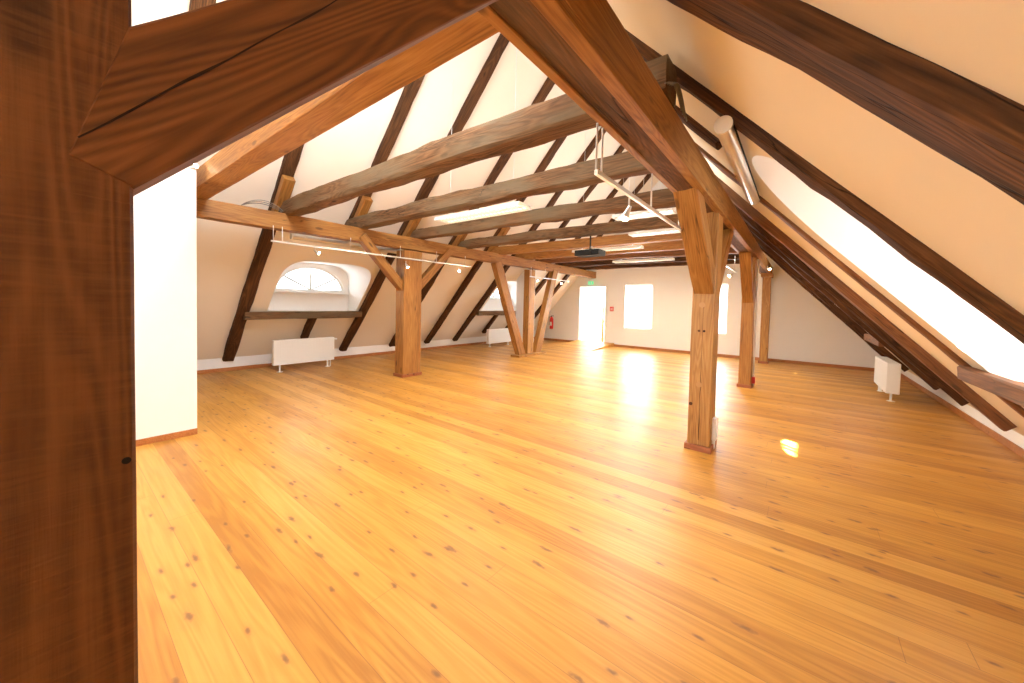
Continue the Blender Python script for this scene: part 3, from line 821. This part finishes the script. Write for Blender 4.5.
def spot(x, y, z, dirv, label, bulb='bulbw', en=10, stem=.07, size=1.0, col=(1, .8, .55)):
    t = empty('spot_lamp', (x, y, z)); tag(t, label, 'spotlight', 'small spotlights')
    dv = Vector(dirv).normalized()
    j = Vector((0, 0, -stem))
    MB().tube([(0, 0, -.012), j], .006 * size, 8).build('stem', M['satin'], t)
    a = j; b_ = j + dv * .075 * size
    MB().tube([a - dv * .015, a + dv * .02 * size, b_ - dv * .02 * size, b_], .03, 14, radii=[.012 * size, .018 * size, .027 * size, .031 * size], cap=True).build('lamp_head', M['satin'], t, smooth=40)
    MB().tube([b_ - dv * .004, b_ + dv * .003, b_ + dv * .012 * size], .02, 14, radii=[.026 * size, .026 * size, .012 * size]).build('bulb', M[bulb], t, smooth=40)
    if en > 0:
        d = bpy.data.lights.new('spot_beam', 'SPOT'); d.energy = en; d.color = col; d.spot_size = math.radians(95); d.spot_blend = .9; d.shadow_soft_size = .03
        o = bpy.data.objects.new('spot_beam', d); COL.objects.link(o); o.location = t.location + b_ + dv * .03
        o.rotation_euler = dv.to_track_quat('-Z', 'Y').to_euler()
    return t
spot(-6.225, 2.66, 2.39, (.5, .4, -.35), 'small lit spotlight on the left track in front of the arched window', en=25)
spot(-6.225, 4.38, 2.35, (.35, .3, -.8), 'small white spotlight on the left track at the broad post', en=20)
spot(-6.225, 5.80, 2.35, (.8, -.5, -.4), 'small lit spotlight on the left track right of the broad post', en=25)
spot(-6.225, 8.95, 2.33, (.8, -.5, -.4), 'small lit spotlight just right of the slim post', en=20)
spot(-6.225, 10.3, 2.33, (.8, -.5, -.4), 'small lit spotlight at the far end of the left side', en=20)
spot(-.915, 2.36, 2.28, (-.25, -.3, -.9), 'glowing orange bulb spotlight hanging from the right track in front', bulb='bulb', en=30, stem=.085, size=1.0, col=(1, .62, .3))
spot(-1.0, 7.75, 2.26, (-.5, -.5, -.5), 'small lit spotlight between the two right posts', bulb='bulb', en=20)
spot(-5.33, 0.97, 3.02, (.6, .4, .2), 'small metal clamp spotlight on top of the white partition', en=0)
spot(-.60, 10.0, 2.55, (.4, -.5, -.3), 'small lit spotlight high by the far right post', bulb='bulb', en=15)

# cable loops
mb = MB()
for k in range(3):
    mb.tube([(-6.47 + .03 * k, 1.72 + .58 * u, 2.86 + (.10 + .02 * k) * math.sin(PI * u) ** .8) for u in [i / 14 for i in range(15)]], .006, 6)
tag(mb.build('cable_coil', M['darkcable'], origin=(-6.45, 2.0, 2.86)), 'thin grey cable coil lying on top of the left purlin', 'cable')
mb = MB()
for k in range(4):
    mb.tube([(-.655 + .008 * k, 2.18 + .36 * u + .015 * k, 2.86 - .03 + .07 * math.sin(PI * u * (1 + .1 * k))) for u in [i / 12 for i in range(13)]], .0045, 6)
tag(mb.build('cable_bundle', M['darkcable'], origin=(-.65, 2.3, 2.86)), 'bundle of thin cables on the side of the big right purlin', 'cable')

# projector
t = empty('projector', (-3.12, 6.2, 2.46)); tag(t, 'black projector hanging under the fourth grey collar beam', 'projector')
MB().box(-.24, .24, -.16, .16, .0, .105, .012).build('body', M['black'], t)
MB().tube([(.08, -.16, .05), (.08, -.19, .05)], .038, 18).build('lens', M['black'], t)
MB().tube([(0, 0, .10), (0, 0, .375)], .014, 10).build('mount_rod', M['black'], t)
MB().box(-.07, .07, -.05, .05, .10, .125, .004).build('mount_plate', M['black'], t)

# ------------------------------------------------------------------ far wall items
t = empty('fire_extinguisher', (-8.30, YF - .09, .50)); tag(t, 'red fire extinguisher hanging on the far wall at the left', 'fire extinguisher')
MB().tube([(0, 0, 0), (0, 0, .015), (0, 0, .42), (0, 0, .48), (0, 0, .51)], .075, 20, radii=[.06, .078, .078, .05, .022]).build('cylinder', M['red'], t, smooth=40)
MB().box(-.05, .05, -.081, -.06, .14, .30, .003).build('label_panel', M['white'], t)
MB().tube([(0, 0, .50), (0, 0, .56)], .02, 10).build('valve_head', M['black'], t)
MB().box(-.015, .10, -.012, .012, .545, .565, .003).build('lever', M['black'], t)
MB().tube([(0.01, -.02, .54), (-.08, -.04, .50), (-.10, -.04, .36), (-.09, -.03, .16)], .011, 8).build('hose', M['black'], t)
MB().box(-.02, .02, .06, .088, .2, .4).build('wall_bracket', M['steel'], t)
t = empty('fire_sign', (-5.66, YF - .006, 1.42)); tag(t, 'small square red fire sign on the far wall right of the doorway', 'sign')
MB().box(-.075, .075, -.004, .004, -.085, .085, .002).build('sign_plate', M['red'], t)
mb = MB(); mb.box(-.04, -.028, -.006, -.0045, -.05, .04).box(-.01, .045, -.006, -.0045, -.05, -.04).box(-.01, .0, -.006, -.0045, -.04, .03).box(.035, .045, -.006, -.0045, -.04, .03).box(-.01, .045, -.006, -.0045, .03, .04)
mb.build('pictogram', M['white'], t)
t = empty('exit_sign', (-6.52, YF - .10, 2.42)); tag(t, 'small lit green exit sign above the doorway on the far wall', 'sign')
MB().box(-.10, .10, -.015, .015, -.055, .055, .003).build('sign_panel', M['green'], t)
mb = MB(); mb.tube([(-.035, -.0165, .032), (-.035, -.018, .032)], .010, 10); mb.box(-.045, -.022, -.018, -.0155, -.006, .018).box(-.06, -.045, -.018, -.0155, .0, .008).box(-.055, -.04, -.018, -.0155, -.036, -.006).box(-.026, -.012, -.018, -.0155, -.03, -.004).box(.02, .06, -.018, -.0155, -.038, .036)
mb.build('running_figure', M['white'], t)
for x in (-.06, .06): MB().box(x - .006, x + .006, -.004, .09, .055, .066).build('bracket', M['steel'], t)
def switch(x, z, h, label, w_=.08):
    t = empty('wall_switch', (x, YF - .006, z)); tag(t, label, 'switch')
    MB().box(-w_ / 2, w_ / 2, -.006, .006, -h / 2, h / 2, .003).build('switch_plate', M['white'], t)
    MB().box(-.022, .022, -.011, -.006, -.025, .025, .002).build('rocker', M['frame'], t)
switch(-5.74, 1.16, .09, 'white switch below the red fire sign by the doorway')
switch(-5.74, .58, .08, 'white low socket on the far wall below the switch by the doorway')
switch(-1.05, 1.10, .16, 'pale wall control between the two far right posts', .10)
switch(-.99, .22, .08, 'white low socket on the far wall between the two far right posts')
switch(-1.50, 1.30, .09, 'white switch on the far wall right of the right-hand window')
# sockets on posts
t = empty('socket_box', (-.705, 4.46, .05)); tag(t, 'white socket box on the right side of the pale knotty post near its foot', 'socket')
MB().box(.002, .045, -.05, .05, .06, .30, .006).build('housing', M['white'], t)
MB().box(.003, .028, -.03, .03, -.04, .06, .004).build('cable_duct', M['white'], t)
for z in (.12, .22): MB().tube([(.044, 0, z), (.049, 0, z)], .028, 16).build('socket_outlet', M['frame'], t)
t = empty('red_box', (-.70, 8.60, .07)); tag(t, 'small red device at the foot of the crooked post', 'box')
MB().box(.001, .06, -.05, .05, 0, .13, .01).build('case', M['red'], t)
MB().box(.01, .05, -.035, .035, .13, .17, .006).build('cap', M['white'], t)
# lit side face of the crooked post, painted in as a white strip
o = MB().box(-.70, -.675, 8.72, 8.80, 0, 2.55, .004).build('post_highlight_strip', M['white'], origin=(-.69, 8.76, 0)); tag(o, 'pale vertical strip painting in the lit side of the crooked post', 'highlight')
